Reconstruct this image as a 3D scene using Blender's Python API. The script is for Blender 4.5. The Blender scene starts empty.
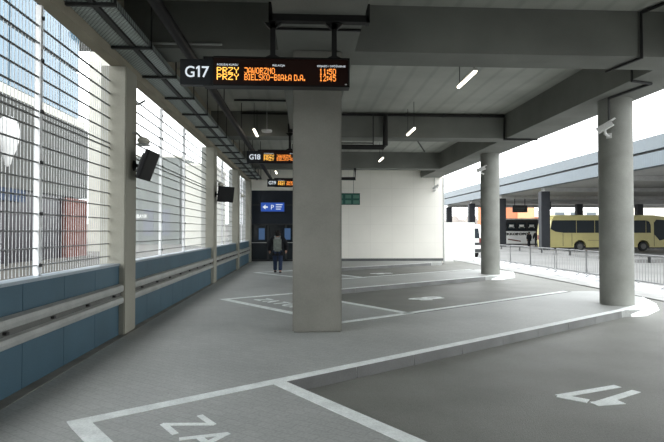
import bpy, bmesh, math, random
from mathutils import Vector, Matrix
random.seed(7)
SC = bpy.context.scene
COL = SC.collection
PI = math.pi

# ------------------------------------------------------------------ materials
def srgb(r, g, b):
    f = lambda c: (c/255/12.92) if c/255 <= .04045 else ((c/255+.055)/1.055)**2.4
    return (f(r), f(g), f(b), 1)

def mat(name, col, rough=.7, metal=0, var=.12, scale=3.0, bump=0.0, bscale=60, fine=.06, spec=.3):
    m = bpy.data.materials.new(name); m.use_nodes = True
    nt = m.node_tree; N = nt.nodes; L = nt.links
    b = N['Principled BSDF']
    b.inputs['Roughness'].default_value = rough
    b.inputs['Metallic'].default_value = metal
    b.inputs['Specular IOR Level'].default_value = spec
    tc = N.new('ShaderNodeTexCoord')
    n1 = N.new('ShaderNodeTexNoise'); n1.inputs['Scale'].default_value = scale; n1.inputs['Detail'].default_value = 5
    n2 = N.new('ShaderNodeTexNoise'); n2.inputs['Scale'].default_value = bscale; n2.inputs['Detail'].default_value = 2
    L.new(tc.outputs['Object'], n1.inputs['Vector']); L.new(tc.outputs['Object'], n2.inputs['Vector'])
    r1 = N.new('ShaderNodeMapRange'); r1.inputs['From Min'].default_value = .3; r1.inputs['From Max'].default_value = .7
    r1.inputs['To Min'].default_value = 1-var; r1.inputs['To Max'].default_value = 1+var
    r2 = N.new('ShaderNodeMapRange'); r2.inputs['From Min'].default_value = .3; r2.inputs['From Max'].default_value = .7
    r2.inputs['To Min'].default_value = 1-fine; r2.inputs['To Max'].default_value = 1+fine
    L.new(n1.outputs['Fac'], r1.inputs['Value']); L.new(n2.outputs['Fac'], r2.inputs['Value'])
    mu = N.new('ShaderNodeMath'); mu.operation = 'MULTIPLY'
    L.new(r1.outputs[0], mu.inputs[0]); L.new(r2.outputs[0], mu.inputs[1])
    vm = N.new('ShaderNodeVectorMath'); vm.operation = 'SCALE'
    vm.inputs[0].default_value = col[:3]
    L.new(mu.outputs[0], vm.inputs['Scale'])
    L.new(vm.outputs[0], b.inputs['Base Color'])
    if bump:
        bp = N.new('ShaderNodeBump'); bp.inputs['Strength'].default_value = bump; bp.inputs['Distance'].default_value = .01
        L.new(n2.outputs['Fac'], bp.inputs['Height']); L.new(bp.outputs[0], b.inputs['Normal'])
    m['fac'] = 0
    return m

def overlay_lines(m, kind, **k):
    """multiply the base colour by a pattern that belongs to the thing (pavers, formwork boards, panel joints)"""
    nt = m.node_tree; N = nt.nodes; L = nt.links; b = N['Principled BSDF']
    src = b.inputs['Base Color'].links[0].from_socket
    tc = N.new('ShaderNodeTexCoord'); mp = N.new('ShaderNodeMapping')
    L.new(tc.outputs['Object'], mp.inputs['Vector'])
    mp.inputs['Rotation'].default_value = k.get('rot', (0, 0, 0))
    if kind == 'brick':
        t = N.new('ShaderNodeTexBrick'); t.inputs['Scale'].default_value = 1
        t.inputs['Brick Width'].default_value = k['w']; t.inputs['Row Height'].default_value = k['h']
        t.inputs['Mortar Size'].default_value = k.get('mortar', .006)
        t.inputs['Color1'].default_value = (1, 1, 1, 1); c = k.get('c2', .9); t.inputs['Color2'].default_value = (c, c, c, 1)
        d = k.get('dark', .6); t.inputs['Mortar'].default_value = (d, d, d, 1)
        t.offset = k.get('offset', .5)
        L.new(mp.outputs[0], t.inputs['Vector']); out = t.outputs['Color']
    else:
        t = N.new('ShaderNodeTexWave'); t.wave_type = 'BANDS'; t.bands_direction = k.get('axis', 'X')
        t.inputs['Scale'].default_value = k['scale']; t.inputs['Distortion'].default_value = k.get('dist', .3)
        L.new(mp.outputs[0], t.inputs['Vector'])
        cr = N.new('ShaderNodeValToRGB'); d = k.get('dark', .85)
        cr.color_ramp.elements[0].position = 0; cr.color_ramp.elements[0].color = (d, d, d, 1)
        cr.color_ramp.elements[1].position = k.get('pos', .25); cr.color_ramp.elements[1].color = (1, 1, 1, 1)
        L.new(t.outputs['Color'], cr.inputs[0]); out = cr.outputs[0]
    mx = N.new('ShaderNodeMix'); mx.data_type = 'RGBA'; mx.blend_type = 'MULTIPLY'; mx.inputs['Factor'].default_value = 1
    L.new(src, mx.inputs['A']); L.new(out, mx.inputs['B']); L.new(mx.outputs['Result'], b.inputs['Base Color'])
    return m

def emit(name, col, s):
    m = bpy.data.materials.new(name); m.use_nodes = True
    N = m.node_tree.nodes; b = N['Principled BSDF']
    b.inputs['Base Color'].default_value = (.02, .02, .02, 1)
    n = N.new('ShaderNodeTexNoise'); n.inputs['Scale'].default_value = 2
    b.inputs['Emission Color'].default_value = col; b.inputs['Emission Strength'].default_value = s
    return m

def glass(name, tint=(.8, .88, .9), rough=.05, alpha=.35):
    m = bpy.data.materials.new(name); m.use_nodes = True
    b = m.node_tree.nodes['Principled BSDF']
    b.inputs['Base Color'].default_value = (*tint, 1); b.inputs['Roughness'].default_value = rough
    b.inputs['Alpha'].default_value = alpha; b.inputs['Specular IOR Level'].default_value = .6
    return m

M = {}
M['conc'] = mat('pillar concrete', (.245, .24, .212, 1), .8, var=.10, scale=1.5, bump=.15, fine=.05)
M['conc_round'] = mat('round pillar concrete', (.27, .275, .25, 1), .75, var=.14, scale=2.2, bump=.15, fine=.06)
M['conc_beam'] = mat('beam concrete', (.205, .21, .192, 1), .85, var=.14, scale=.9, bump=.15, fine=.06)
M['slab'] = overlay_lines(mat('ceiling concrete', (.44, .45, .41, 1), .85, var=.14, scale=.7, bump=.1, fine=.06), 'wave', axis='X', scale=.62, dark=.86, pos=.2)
M['conc_left'] = mat('pale wall pillar concrete', (.38, .37, .31, 1), .8, var=.08, scale=1.5, bump=.1)
M['paver'] = overlay_lines(mat('grey pavers', (.42, .432, .415, 1), .55, var=.13, scale=.5, bump=.25, fine=.12, bscale=40, spec=.5), 'brick', w=.2, h=.1, dark=.82, c2=.93, mortar=.005, rot=(0, 0, math.radians(35)))
M['asphalt'] = mat('brown grey asphalt', (.195, .197, .178, 1), .55, var=.16, scale=.9, bump=.4, fine=.16, bscale=90, spec=.35)
M['road'] = mat('damp road', (.19, .19, .183, 1), .7, var=.2, scale=.3, bump=.2)
M['kerb'] = mat('kerb stone', (.21, .213, .208, 1), .85, var=.15, scale=2, bump=.2)
M['paint'] = mat('white road paint', (.86, .90, .88, 1), .7, var=.1, scale=5, fine=.1)
M['cream'] = overlay_lines(mat('cream wall panels', (.92, .895, .82, 1), .7, var=.04, scale=.5, fine=.02), 'brick', w=1.2, h=1.0, dark=.93, c2=.985, offset=0, mortar=.012, rot=(PI/2, 0, 0))
M['base'] = mat('dark wall base', (.12, .125, .125, 1), .7)
M['blue'] = mat('blue grey wall sheet', (.068, .135, .182, 1), .5, var=.12, scale=1.2, spec=.4)
M['coping'] = mat('pale metal coping', (.40, .46, .51, 1), .4, .3, var=.05)
M['galv'] = mat('galvanised steel', (.46, .47, .45, 1), .5, .35, var=.1, scale=4)
M['bolt'] = mat('dark bolt', (.03, .03, .03, 1), .6)
M['wmesh'] = mat('pale steel wire', (.55, .57, .57, 1), .5, .2, var=.05)
M['wmeshd'] = mat('dark edged steel bar', (.23, .235, .235, 1), .5, .3, var=.05)
M['wpost'] = mat('white steel post', (.93, .94, .94, 1), .5, var=.04)
M['lintel'] = mat('beige lintel concrete', (.34, .31, .24, 1), .8, var=.1, scale=2)
M['tray'] = overlay_lines(mat('perforated steel tray', (.72, .80, .77, 1), .5, .3, var=.08), 'brick', w=.06, h=.04, dark=.35, mortar=.012, c2=.95)
M['black'] = mat('black steel', (.018, .018, .018, 1), .5, var=.1)
M['dark'] = mat('dark grey steel', (.045, .047, .047, 1), .55, var=.1)
M['housing'] = mat('black sign housing', (.010, .010, .010, 1), .35, var=.05)
M['num'] = mat('dark navy number plate', (.012, .014, .016, 1), .4, var=.05)
M['screen'] = mat('display pane with painted led glow', (.022, .008, .006, 1), .35, var=.05)  # red bleed of the lit leds painted into the pane colour
M['white'] = mat('white plastic', (.75, .75, .73, 1), .5, var=.04)
M['white_letter'] = emit('lit white lettering', (.85, .93, 1, 1), .85)
M['led'] = emit('amber led', (1, .30, .05, 1), 1.9)
M['led_y'] = emit('yellow amber led', (1, .50, .08, 1), 2.3)
M['tube'] = emit('lamp diffuser', (1, .90, .72, 1), 8)
M['navy'] = mat('dark navy cladding', (.012, .018, .028, 1), .45, var=.1)
M['dglass'] = mat('dark door glass', (.02, .024, .028, 1), .12, var=.05, spec=.5)
M['frame'] = mat('dark frame', (.03, .033, .035, 1), .5)
M['bluesign'] = emit('lit blue sign face', (.02, .10, .52, 1), .7)
M['poster'] = emit('backlit blue poster', (.12, .28, .60, 1), .28)
M['green'] = mat('dark green sign', (.025, .105, .085, 1), .5, var=.08)
M['green2'] = mat('pale green sign field', (.10, .23, .18, 1), .5, var=.1)
M['snow'] = mat('trodden snow', (.50, .51, .52, 1), .9, var=.45, scale=1.6, bump=.5, bscale=14, fine=.1)
M['yellow'] = mat('yellow coach paint', (.47, .415, .16, 1), .35, var=.04, spec=.5)
M['yellow2'] = mat('paler yellow coach roof', (.5, .45, .22, 1), .4, var=.04)
M['tyre'] = mat('tyre rubber', (.02, .02, .02, 1), .8)
M['hub'] = mat('wheel hub', (.13, .13, .125, 1), .5, .4)
M['wglass'] = mat('dark vehicle glass', (.014, .020, .025, 1), .3, var=.05, spec=.12)
M['cwhite'] = mat('white vehicle paint', (.72, .72, .70, 1), .4, var=.03)
M['cblack'] = mat('black vehicle paint', (.02, .02, .022, 1), .4)
M['red'] = mat('red light', (.14, .012, .01, 1), .4)
M['fascia'] = overlay_lines(mat('pale blue ribbed fascia', (.118, .142, .158, 1), .5, .1, var=.04), 'wave', axis='Y', scale=1.6, dark=.93, pos=.4, dist=0)
M['fascia2'] = mat('pale blue grey fascia', (.125, .147, .16, 1), .5, .1, var=.05)
M['under'] = mat('canopy soffit', (.36, .36, .35, 1), .7, var=.08)
M['cpil'] = mat('dark canopy pillar', (.018, .02, .024, 1), .6, var=.1)
M['orange'] = mat('orange rendered wall', (.55, .19, .10, 1), .8, var=.06)
M['peach'] = mat('peach rendered wall', (.62, .36, .20, 1), .8, var=.06)
M['offwhite'] = mat('off white wall', (.75, .73, .64, 1), .8, var=.05)
M['treeline'] = mat('bare winter trees', (.24, .22, .20, 1), .9, var=.3, scale=.2)
M['facade'] = mat('grey metal facade', (.055, .057, .050, 1), .6, var=.1)
M['gfacade'] = mat('pale grey green facade', (.115, .128, .118, 1), .8, var=.08, scale=.4)
M['gblue'] = mat('reflective blue glass', (.11, .20, .27, 1), .15, .1, var=.15, scale=.15, spec=.6)
M['brick'] = mat('brick red cladding', (.125, .037, .025, 1), .8, var=.1)
M['bwhite'] = mat('white rendered building', (.58, .57, .50, 1), .8, var=.04)
M['bluefascia'] = mat('blue shop fascia', (.012, .03, .07, 1), .6)
M['shop'] = mat('dark shop front', (.012, .010, .016, 1), .3, var=.2)
M['jacket'] = mat('black jacket cloth', (.012, .013, .016, 1), .85)
M['jeans'] = mat('dark blue denim', (.022, .035, .075, 1), .85)
M['pack'] = mat('grey rucksack cloth', (.20, .22, .20, 1), .85, var=.2, scale=12)
M['pack2'] = mat('pale rucksack strap', (.32, .34, .32, 1), .85)
M['skin'] = mat('skin', (.45, .27, .19, 1), .6)
M['hair'] = mat('dark hair', (.012, .010, .009, 1), .7)
M['shoe'] = mat('dark shoe', (.03, .03, .035, 1), .6)
M['sole'] = mat('pale shoe sole', (.5, .5, .5, 1), .6)
M['bsteel'] = mat('dull barrier steel', (.26, .265, .265, 1), .5, .2, var=.1)
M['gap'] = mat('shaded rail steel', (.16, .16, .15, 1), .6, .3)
M['mscreen'] = mat('matt black screen', (.010, .010, .011, 1), .5, spec=.15)
M['street'] = mat('dark street', (.075, .07, .06, 1), .8, var=.2, scale=.3)
M['hallglass'] = mat('dull hall window', (.10, .11, .14, 1), .4, spec=.2)
M['palekerb'] = mat('pale wet kerb', (.34, .34, .33, 1), .7, var=.2, scale=2)
M['edge_strip'] = mat('brownish edge strip', (.27, .26, .235, 1), .9, var=.25, scale=2)

# ------------------------------------------------------------------ builders
class MB:
    def __init__(s, o=(0, 0, 0)):
        s.bm = bmesh.new(); s.o = Vector(o)
    def v(s, p): return s.bm.verts.new(Vector(p) - s.o)
    def face(s, pts):
        return s.bm.faces.new([s.v(p) for p in pts])
    def hexa(s, a):                                   # 8 points: bottom ring, top ring
        v = [s.v(p) for p in a]
        for f in ((3, 2, 1, 0), (4, 5, 6, 7), (0, 1, 5, 4), (1, 2, 6, 5), (2, 3, 7, 6), (3, 0, 4, 7)):
            s.bm.faces.new([v[i] for i in f])
        return s
    def box(s, x0, x1, y0, y1, z0, z1):
        return s.hexa([(x0, y0, z0), (x1, y0, z0), (x1, y1, z0), (x0, y1, z0), (x0, y0, z1), (x1, y0, z1), (x1, y1, z1), (x0, y1, z1)])
    def bar(s, p, q, w, h, up=(0, 0, 1)):
        p = Vector(p); q = Vector(q); d = (q-p).normalized(); u = Vector(up)
        if abs(d.dot(u)) > .98: u = Vector((0, 1, 0))
        r = d.cross(u).normalized()*(w/2); u = r.cross(d).normalized()*(h/2)
        return s.hexa([p-r-u, p+r-u, q+r-u, q-r-u, p-r+u, p+r+u, q+r+u, q-r+u])
    def prism(s, poly, z0, z1):
        a = [s.v((x, y, z0)) for x, y in poly]; b = [s.v((x, y, z1)) for x, y in poly]
        n = len(poly)
        fs = [s.bm.faces.new(b), s.bm.faces.new(a[::-1])]
        for i in range(n): s.bm.faces.new([a[i], a[(i+1) % n], b[(i+1) % n], b[i]])
        for f in fs: f.normal_update()
        bmesh.ops.triangulate(s.bm, faces=fs, ngon_method='EAR_CLIP')
        return s
    def extr(s, poly, axis, a0, a1):                  # polygon in the two other axes, extruded along axis
        def P(u, w, t): return {'x': (t, u, w), 'y': (u, t, w)}[axis]
        a = [s.v(P(u, w, a0)) for u, w in poly]; b = [s.v(P(u, w, a1)) for u, w in poly]; n = len(poly)
        fs = [s.bm.faces.new(b), s.bm.faces.new(a[::-1])]
        for i in range(n): s.bm.faces.new([a[i], a[(i+1) % n], b[(i+1) % n], b[i]])
        for f in fs: f.normal_update()
        bmesh.ops.triangulate(s.bm, faces=fs, ngon_method='EAR_CLIP')
        return s
    def tube(s, pts, r, n=8):
        pts = [Vector(p) for p in pts]; rings = []
        rr = r if isinstance(r, (list, tuple)) else [r]*len(pts)
        for i, p in enumerate(pts):
            d = (pts[min(i+1, len(pts)-1)] - pts[max(i-1, 0)]).normalized()
            u = Vector((0, 0, 1)) if abs(d.z) < .9 else Vector((0, 1, 0))
            a = d.cross(u).normalized(); b = a.cross(d).normalized()
            k = 1
            if 0 < i < len(pts)-1:
                c = (pts[i]-pts[i-1]).normalized().dot((pts[i+1]-pts[i]).normalized()); k = 1/max(.5, math.sqrt((1+c)/2))
            rings.append([s.v(p+(a*math.cos(2*PI*j/n)+b*math.sin(2*PI*j/n))*rr[i]*k) for j in range(n)])
        for i in range(len(rings)-1):
            for j in range(n):
                s.bm.faces.new([rings[i][j], rings[i][(j+1) % n], rings[i+1][(j+1) % n], rings[i+1][j]])
        s.bm.faces.new(rings[0][::-1]); s.bm.faces.new(rings[-1])
        return s
    def lathe(s, prof, c=(0, 0, 0), n=32, sx=1, sy=1):
        c = Vector(c); rings = []
        for r, z in prof:
            rings.append([s.v(c+Vector((r*sx*math.cos(2*PI*j/n), r*sy*math.sin(2*PI*j/n), z))) for j in range(n)])
        for i in range(len(rings)-1):
            for j in range(n):
                s.bm.faces.new([rings[i][j], rings[i][(j+1) % n], rings[i+1][(j+1) % n], rings[i+1][j]])
        s.bm.faces.new(rings[0][::-1]); s.bm.faces.new(rings[-1])
        return s
    def ball(s, c, rx, ry, rz, seg=16):
        prof = [(max(1e-3, math.sin(PI*i/10)), -math.cos(PI*i/10)) for i in range(11)]
        c = Vector(c); 
        return s.lathe([(r*rx, z*rz) for r, z in prof], c, seg, 1, ry/rx)
    def build(s, name, m, parent=None, smooth=False, bevel=0):
        bm = s.bm
        if bevel:
            bmesh.ops.bevel(bm, geom=list(bm.edges), offset=bevel, segments=2, affect='EDGES', clamp_overlap=True)
        bmesh.ops.recalc_face_normals(bm, faces=list(bm.faces))
        me = bpy.data.meshes.new(name); bm.to_mesh(me); bm.free()
        me.materials.append(m if not isinstance(m, str) else M[m])
        if smooth:
            for p in me.polygons: p.use_smooth = True
            try: me.set_sharp_from_angle(angle=math.radians(40))
            except Exception: pass
        o = bpy.data.objects.new(name, me); COL.objects.link(o)
        if parent: o.parent = parent
        else: o.location = s.o
        return o

def tag(o, label=None, cat=None, group=None, kind=None):
    if label: o['label'] = label
    if cat: o['category'] = cat
    if group: o['group'] = group
    if kind: o['kind'] = kind
    return o
def empty(name, loc, label, cat, group=None, rz=0, kind=None):
    o = bpy.data.objects.new(name, None); COL.objects.link(o); o.location = loc; o.rotation_euler = (0, 0, rz)
    o.empty_display_size = .1
    return tag(o, label, cat, group, kind)
def struct(o): o['kind'] = 'structure'; return o
def copy_tree(o, parent=None):
    c = o.copy(); COL.objects.link(c); c.parent = parent
    for ch in o.children: copy_tree(ch, c)
    return c

_tmp = []
def text_mesh(name, s, size, m, parent, loc, rot, align='LEFT', sx=1, ext=.002, bold=0):
    cu = bpy.data.curves.new(name, 'FONT'); cu.body = s; cu.size = size; cu.align_x = align; cu.extrude = ext; cu.offset = bold
    t = bpy.data.objects.new(name+'_tmp', cu); COL.objects.link(t)
    bpy.context.view_layer.update()
    me = bpy.data.meshes.new_from_object(t.evaluated_get(bpy.context.evaluated_depsgraph_get()))
    COL.objects.unlink(t); bpy.data.objects.remove(t); bpy.data.curves.remove(cu)
    w = (max(v.co.x for v in me.vertices)-min(v.co.x for v in me.vertices))
    x0 = min(v.co.x for v in me.vertices)
    if sx != 1:                                    # sx given as the wanted width
        k = sx/w
        for v in me.vertices: v.co.x = (v.co.x-x0)*k
    me.materials.clear(); me.materials.append(M[m] if isinstance(m, str) else m)
    o = bpy.data.objects.new(name, me); COL.objects.link(o); o.location = loc; o.rotation_euler = rot
    if parent: o.parent = parent
    return o

# ------------------------------------------------------------------ setting
YB = 28.3                      # back wall
XW = -2.95                      # left wall face
ZS, ZB = 5.40, 4.62            # slab and beam undersides
ZR = -.13                      # bay level
PITCH = 8.02
KA, KM = 5.83, .69             # kerb line of bay 0:  y = KA + KM x
NB = .77                       # near edge of bay 0:  y = NB + KM x
P1, P2, W, V = (-1.97, 4.48), (-.2, 5.69), (2.15, 2.28), (.6, 1.18)

# platform with its saw-tooth edge
poly = [(XW-.05, -30)]
poly += [(7.0, -30)]
K0 = -4
for k in range(K0, 3):
    d = k*PITCH
    pts = [(7.3, NB+KM*7.3), (W[0], W[1]), (P2[0], P2[1]), (6.55, KA+KM*6.55), (7.1, 10.52), (7.93, 11.3), (8.42, 12.5), (8.35, 13.3), (7.9, 13.85)]
    if k == K0: pts = pts[1:]; poly[1] = (W[0], -30)
    if k == 2:
        pts = pts[:4] + [(7.1, 26.56-16.04), (7.6, YB-d)]
    poly += [(x, y+d) for x, y in pts]
poly += [(XW-.05, YB)]
b = MB(); b.prism(poly, ZR-.02, 0); struct(b.build('floor', 'paver'))
b = MB(); b.box(-3.05, 9.05, -30.2, 34, -.4, ZR); struct(b.build('road_surface', 'asphalt'))
b = MB(); b.box(9.05, 110, -40, 150, -.4, ZR-.002); b.box(-3.05, 9.05, 34, 130, -.4, ZR-.002); struct(b.build('road_surface', 'road'))
b = MB(); b.box(-70, -3.3, -40, 130, -.4, ZR); struct(b.build('street_surface', 'street'))
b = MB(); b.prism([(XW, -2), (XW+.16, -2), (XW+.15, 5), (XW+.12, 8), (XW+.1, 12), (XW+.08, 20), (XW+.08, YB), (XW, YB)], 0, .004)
struct(b.build('floor_edge_strip', 'edge_strip'))  # darker, browner strip of floor along the wall foot

# kerb stones along the bay edges, one metre stones
def along(p, q, step):
    p = Vector((*p, 0)); q = Vector((*q, 0)); L = (q-p).length; d = (q-p)/L; t = 0
    while t < L-.05:
        yield p+d*t, p+d*min(L, t+step); t += step
b = MB()
for k in range(-1, 3):
    d = k*PITCH
    for (p, q) in (((P2[0], P2[1]+d), (6.5, KA+KM*6.5+d)), ((W[0], W[1]+d), (P2[0], P2[1]+d)), ((7.2, NB+KM*7.2+d), (W[0], W[1]+d))):
        for s, e in along(p, q, 1.0):
            dd = (e-s).normalized(); n = Vector((dd.y, -dd.x, 0))
            if (p[0], p[1]) != (P2[0], P2[1]+d): n = n
            s2 = s+dd*.006; e2 = e-dd*.006
            o = n*.012
            b.hexa([s2+o+Vector((0, 0, ZR-.02)), e2+o+Vector((0, 0, ZR-.02)), e2-n*.08+Vector((0, 0, ZR-.02)), s2-n*.08+Vector((0, 0, ZR-.02)),
                    s2+o*.3+Vector((0, 0, .003)), e2+o*.3+Vector((0, 0, .003)), e2-n*.08+Vector((0, 0, .003)), s2-n*.08+Vector((0, 0, .003))])
struct(b.build('kerb', 'kerb'))

# painted lines
def line(b, p, q, w, side=0, z=0, h=.006):
    p = Vector((*p, 0)); q = Vector((*q, 0)); d = (q-p).normalized(); n = Vector((-d.y, d.x, 0))
    a0 = n*(w*(side+1)/2); a1 = n*(w*(side-1)/2)
    b.hexa([p+a1+Vector((0, 0, z)), q+a1+Vector((0, 0, z)), q+a0+Vector((0, 0, z)), p+a0+Vector((0, 0, z)),
            p+a1+Vector((0, 0, z+h)), q+a1+Vector((0, 0, z+h)), q+a0+Vector((0, 0, z+h)), p+a0+Vector((0, 0, z+h))])
b = MB()
for k in range(-1, 3):
    d = k*PITCH; w = .15
    kd = Vector((1, KM, 0)).normalized()
    off = lambda p: (p[0], p[1]+d)
    line(b, off(P1), off((6.6, KA+KM*6.6)), w, 1)
    line(b, off(P2), off(W), .16, -1)
    line(b, off(P1), off(V), .17, 1)
    line(b, off(V), off((7.15, NB+KM*7.15)), .14, 1)
    if k < 2:
        nose = [(6.5, KA+KM*6.5), (6.72, 10.5), (7.13, 10.62), (7.92, 11.36), (8.42, 12.5), (8.2, 12.2), (7.75, 11.6), (7.3, 11.1), (6.81, 10.75), (6.5, 10.48)]
        b.prism([(x, y+d) for x, y in nose], 0, .008)
        # painted face of the nose kerb
        for (p, q) in (((6.75, 10.45), (7.1, 10.52)), ((7.1, 10.52), (7.94, 11.31)), ((7.94, 11.31), (8.43, 12.5))):
            p = Vector((p[0], p[1]+d, 0)); q = Vector((q[0], q[1]+d, 0)); n = Vector(((q-p).y, -(q-p).x, 0)).normalized()
            b.hexa([p+n*.06+Vector((0, 0, ZR)), q+n*.06+Vector((0, 0, ZR)), q-n*.02+Vector((0, 0, ZR)), p-n*.02+Vector((0, 0, ZR)),
                    p+Vector((0, 0, .006)), q+Vector((0, 0, .006)), q-n*.02+Vector((0, 0, .006)), p-n*.02+Vector((0, 0, .006))])
struct(b.build('floor_line_marking', 'paint'))

# painted characters, stroke glyphs in a 0..1 box
G = {'Z': [[(0, 1), (1, 1), (0, 0), (1, 0)]], 'A': [[(0, 0), (.5, 1), (1, 0)], [(.2, .38), (.8, .38)]],
     'T': [[(0, 1), (1, 1)], [(.5, 1), (.5, 0)]], 'O': [[(.5+.5*math.sin(i*PI/8), .5+.5*math.cos(i*PI/8)) for i in range(17)]],
     'K': [[(0, 1), (0, 0)], [(1, 1), (0, .45)], [(.3, .6), (1, 0)]],
     '1': [[(.35, .68), (.75, 1.0), (.75, 0)]], '7': [[(.05, 1), (.95, 1), (.35, 0)]],
     '8': [[(.5+.38*math.sin(i*PI/8), .75+.25*math.cos(i*PI/8)) for i in range(17)], [(.5+.46*math.sin(i*PI/8), .26+.26*math.cos(i*PI/8)) for i in range(17)]],
     '9': [[(.5+.42*math.sin(i*PI/8), .72+.28*math.cos(i*PI/8)) for i in range(17)], [(.92, .72), (.85, .3), (.4, 0)]]}
def painted(s, o, right, up, cw, ch, gap, sw, z):
    right = Vector((*right, 0)).normalized(); up = Vector((*up, 0)).normalized(); o = Vector((*o, 0)); b = MB()
    h = 0.005
    for i, c in enumerate(s):
        for st in G.get(c, []):
            for a, e in zip(st, st[1:]):
                p = o+right*(i*(cw+gap)+a[0]*cw)+up*(a[1]*ch); q = o+right*(i*(cw+gap)+e[0]*cw)+up*(e[1]*ch)
                dd = (q-p).normalized()*sw*.3
                line(b, (p-dd)[:2], (q+dd)[:2], sw, 0, z, h); h += .0002
    return struct(b.build('floor_number_marking' if s.isdigit() else 'floor_lettering_marking', 'paint'))
rd, ud = (.57, -.82), (.82, .57)
for k in (0, 1):
    painted('ZATOKA', (-1.20, 4.50+k*PITCH), rd, ud, .25, .33, .14, .055, 0)
def painted_number(num, dy):
    # each character drawn from its measured strokes, upside down as seen from the platform
    U = Vector((-.82, -.36, 0)); Rv = Vector((-.25, .22, 0)); b = MB(); h = .005
    S17 = {'1': [[(3.27, 5.24), (2.99, 5.195), (3.66, 5.57)]], '7': [[(2.94, 5.29), (2.745, 5.46), (3.56, 5.76)]]}
    for c in num:
        if c in S17: sts = [[Vector((*p, 0)) for p in st] for st in S17[c]]
        else: sts = [[Vector((3.70, 5.61, 0))+Rv*.9*p[0]+U*p[1] for p in st] for st in G[c]]
        for st in sts:
            for i, (p, q) in enumerate(zip(st, st[1:])):
                p = p+Vector((0, dy, 0)); q = q+Vector((0, dy, 0)); dd = (q-p).normalized()*.02
                line(b, (p-dd)[:2], (q+dd)[:2], .13 if c in S17 and i == 0 else .095, 0, ZR, h); h += .0002
    return struct(b.build('floor_number_marking', 'paint'))
for k, t in enumerate(('17', '18', '19')): painted_number(t, k*PITCH)

# ceiling slab and beams
b = MB(); b.box(-4.2, 7.55, -30, YB+.4, ZS, ZS+.4); struct(b.build('ceiling', 'slab'))
n = 0
for yb in (.45, 8.45, 16.2, 24.3, -7.5):
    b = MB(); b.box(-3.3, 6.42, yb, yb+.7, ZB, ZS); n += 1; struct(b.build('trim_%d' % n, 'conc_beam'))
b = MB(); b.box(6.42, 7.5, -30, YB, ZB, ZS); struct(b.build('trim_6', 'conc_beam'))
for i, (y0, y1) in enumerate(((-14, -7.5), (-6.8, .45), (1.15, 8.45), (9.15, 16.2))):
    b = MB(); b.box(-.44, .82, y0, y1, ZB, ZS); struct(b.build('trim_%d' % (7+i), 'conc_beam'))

b = MB(); b.box(-3.3, 7.5, -12.3, -12, ZR, ZS+.4); struct(b.build('added_wall_front', 'conc_beam'))  # added unseen wall behind the camera, cuts light on camera-facing beams and pillars
b = MB(); b.box(7.1, 7.5, -12, -.8, ZR, ZB); struct(b.build('added_wall_right', 'conc_beam'))  # added unseen wall, blocks daylight from the open right side behind the camera
# back wall
b = MB(); b.box(.9, 7.66, YB, YB+.3, -.12, ZS); b.box(-3.3, .9, YB, YB+.3, 3.86, ZS); struct(b.build('wall_back', 'cream'))
b = MB(); b.box(7.66, 7.73, YB-.03, YB+.32, -.12, ZB); struct(b.build('trim_11', 'galv'))
b = MB(); b.box(.95, 7.66, YB-.03, YB, 0, .14); struct(b.build('baseboard_back', 'base'))
b = MB(); b.box(-3.3, .9, YB+.1, YB+.3, -.1, 3.86); struct(b.build('wall_entrance', 'navy'))
# dark entrance front: upper panels and glazed doors
ent = empty('entrance_front', (-1.05, YB, 0), 'dark glazed entrance front with black upper panels at the end of the walkway', 'entrance')
E0 = (-1.05, YB, 0)
b = MB(E0); b.box(-2.98, .9, YB-.02, YB+.1, 2.05, 3.86); b.build('upper_panel', 'navy', ent)
b = MB(E0)
for z in (1.98, 3.05): b.box(-2.98, .9, YB-.06, YB, z, z+.06)
b.build('transom', 'frame', ent)
for i in range(4):
    x = -2.98+i*.97
    b = MB(E0); b.box(x+.06, x+.91, YB, YB+.05, .1, 1.98); dl = b.build('door', 'dglass', ent)
    b = MB(E0); b.box(x, x+.06, YB-.05, YB+.06, 0, 2.04); b.box(x+.91, x+.97, YB-.05, YB+.06, 0, 2.04); b.box(x, x+.97, YB-.05, YB+.06, 0, .1)
    b.build('door_frame', 'frame', dl)
    b = MB(E0); b.bar((x+.08, YB-.07, 1.02), (x+.89, YB-.07, 1.02), .035, .035); b.build('push_bar', 'galv', dl)
for x in (-2.35, -.95):
    p = MB((x, YB-.04, 1.45)); p.box(x-.16, x+.16, YB-.075, YB-.03, 1.18, 1.80)
    o = p.build('poster', 'poster'); tag(o, 'small blue poster glowing in the entrance front, %s' % ('nearer the side wall' if x < -2 else 'beside the walking person'), 'poster', 'posters on the entrance front')
bs = empty('direction_sign', (-1.8, YB-.1, 2.95), 'lit blue sign with white arrow and letter P over the dark entrance', 'sign')
o0 = (-1.8, YB-.1, 2.95)
b = MB(o0); b.box(-2.42, -1.1, YB-.16, YB-.02, 2.68, 3.22); b.build('sign_box', 'frame', bs)
b = MB(o0); b.box(-2.39, -1.13, YB-.175, YB-.155, 2.71, 3.19); b.build('sign_face', 'bluesign', bs)
b = MB(o0)
b.prism([(0, 0)]*0 or [(-2.3, 0), (-2.12, .12), (-2.12, -.12)], 0, .01) if False else None
b.extr([(-2.30, 2.95), (-2.14, 3.08), (-2.14, 2.99), (-2.02, 2.99), (-2.02, 2.91), (-2.14, 2.91), (-2.14, 2.82)], 'y', YB-.185, YB-.17)
b.build('arrow', 'white_letter', bs)
text_mesh('lettering', 'P', .36, 'white_letter', bs, (-.07, -.08, -.13), (PI/2, 0, 0))
b = MB(o0)
for i in range(3): b.box(-1.58, -1.22-.05*i, YB-.185, YB-.17, 3.06-.12*i, 3.10-.12*i)
b.build('text_bar', 'white_letter', bs)

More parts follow.
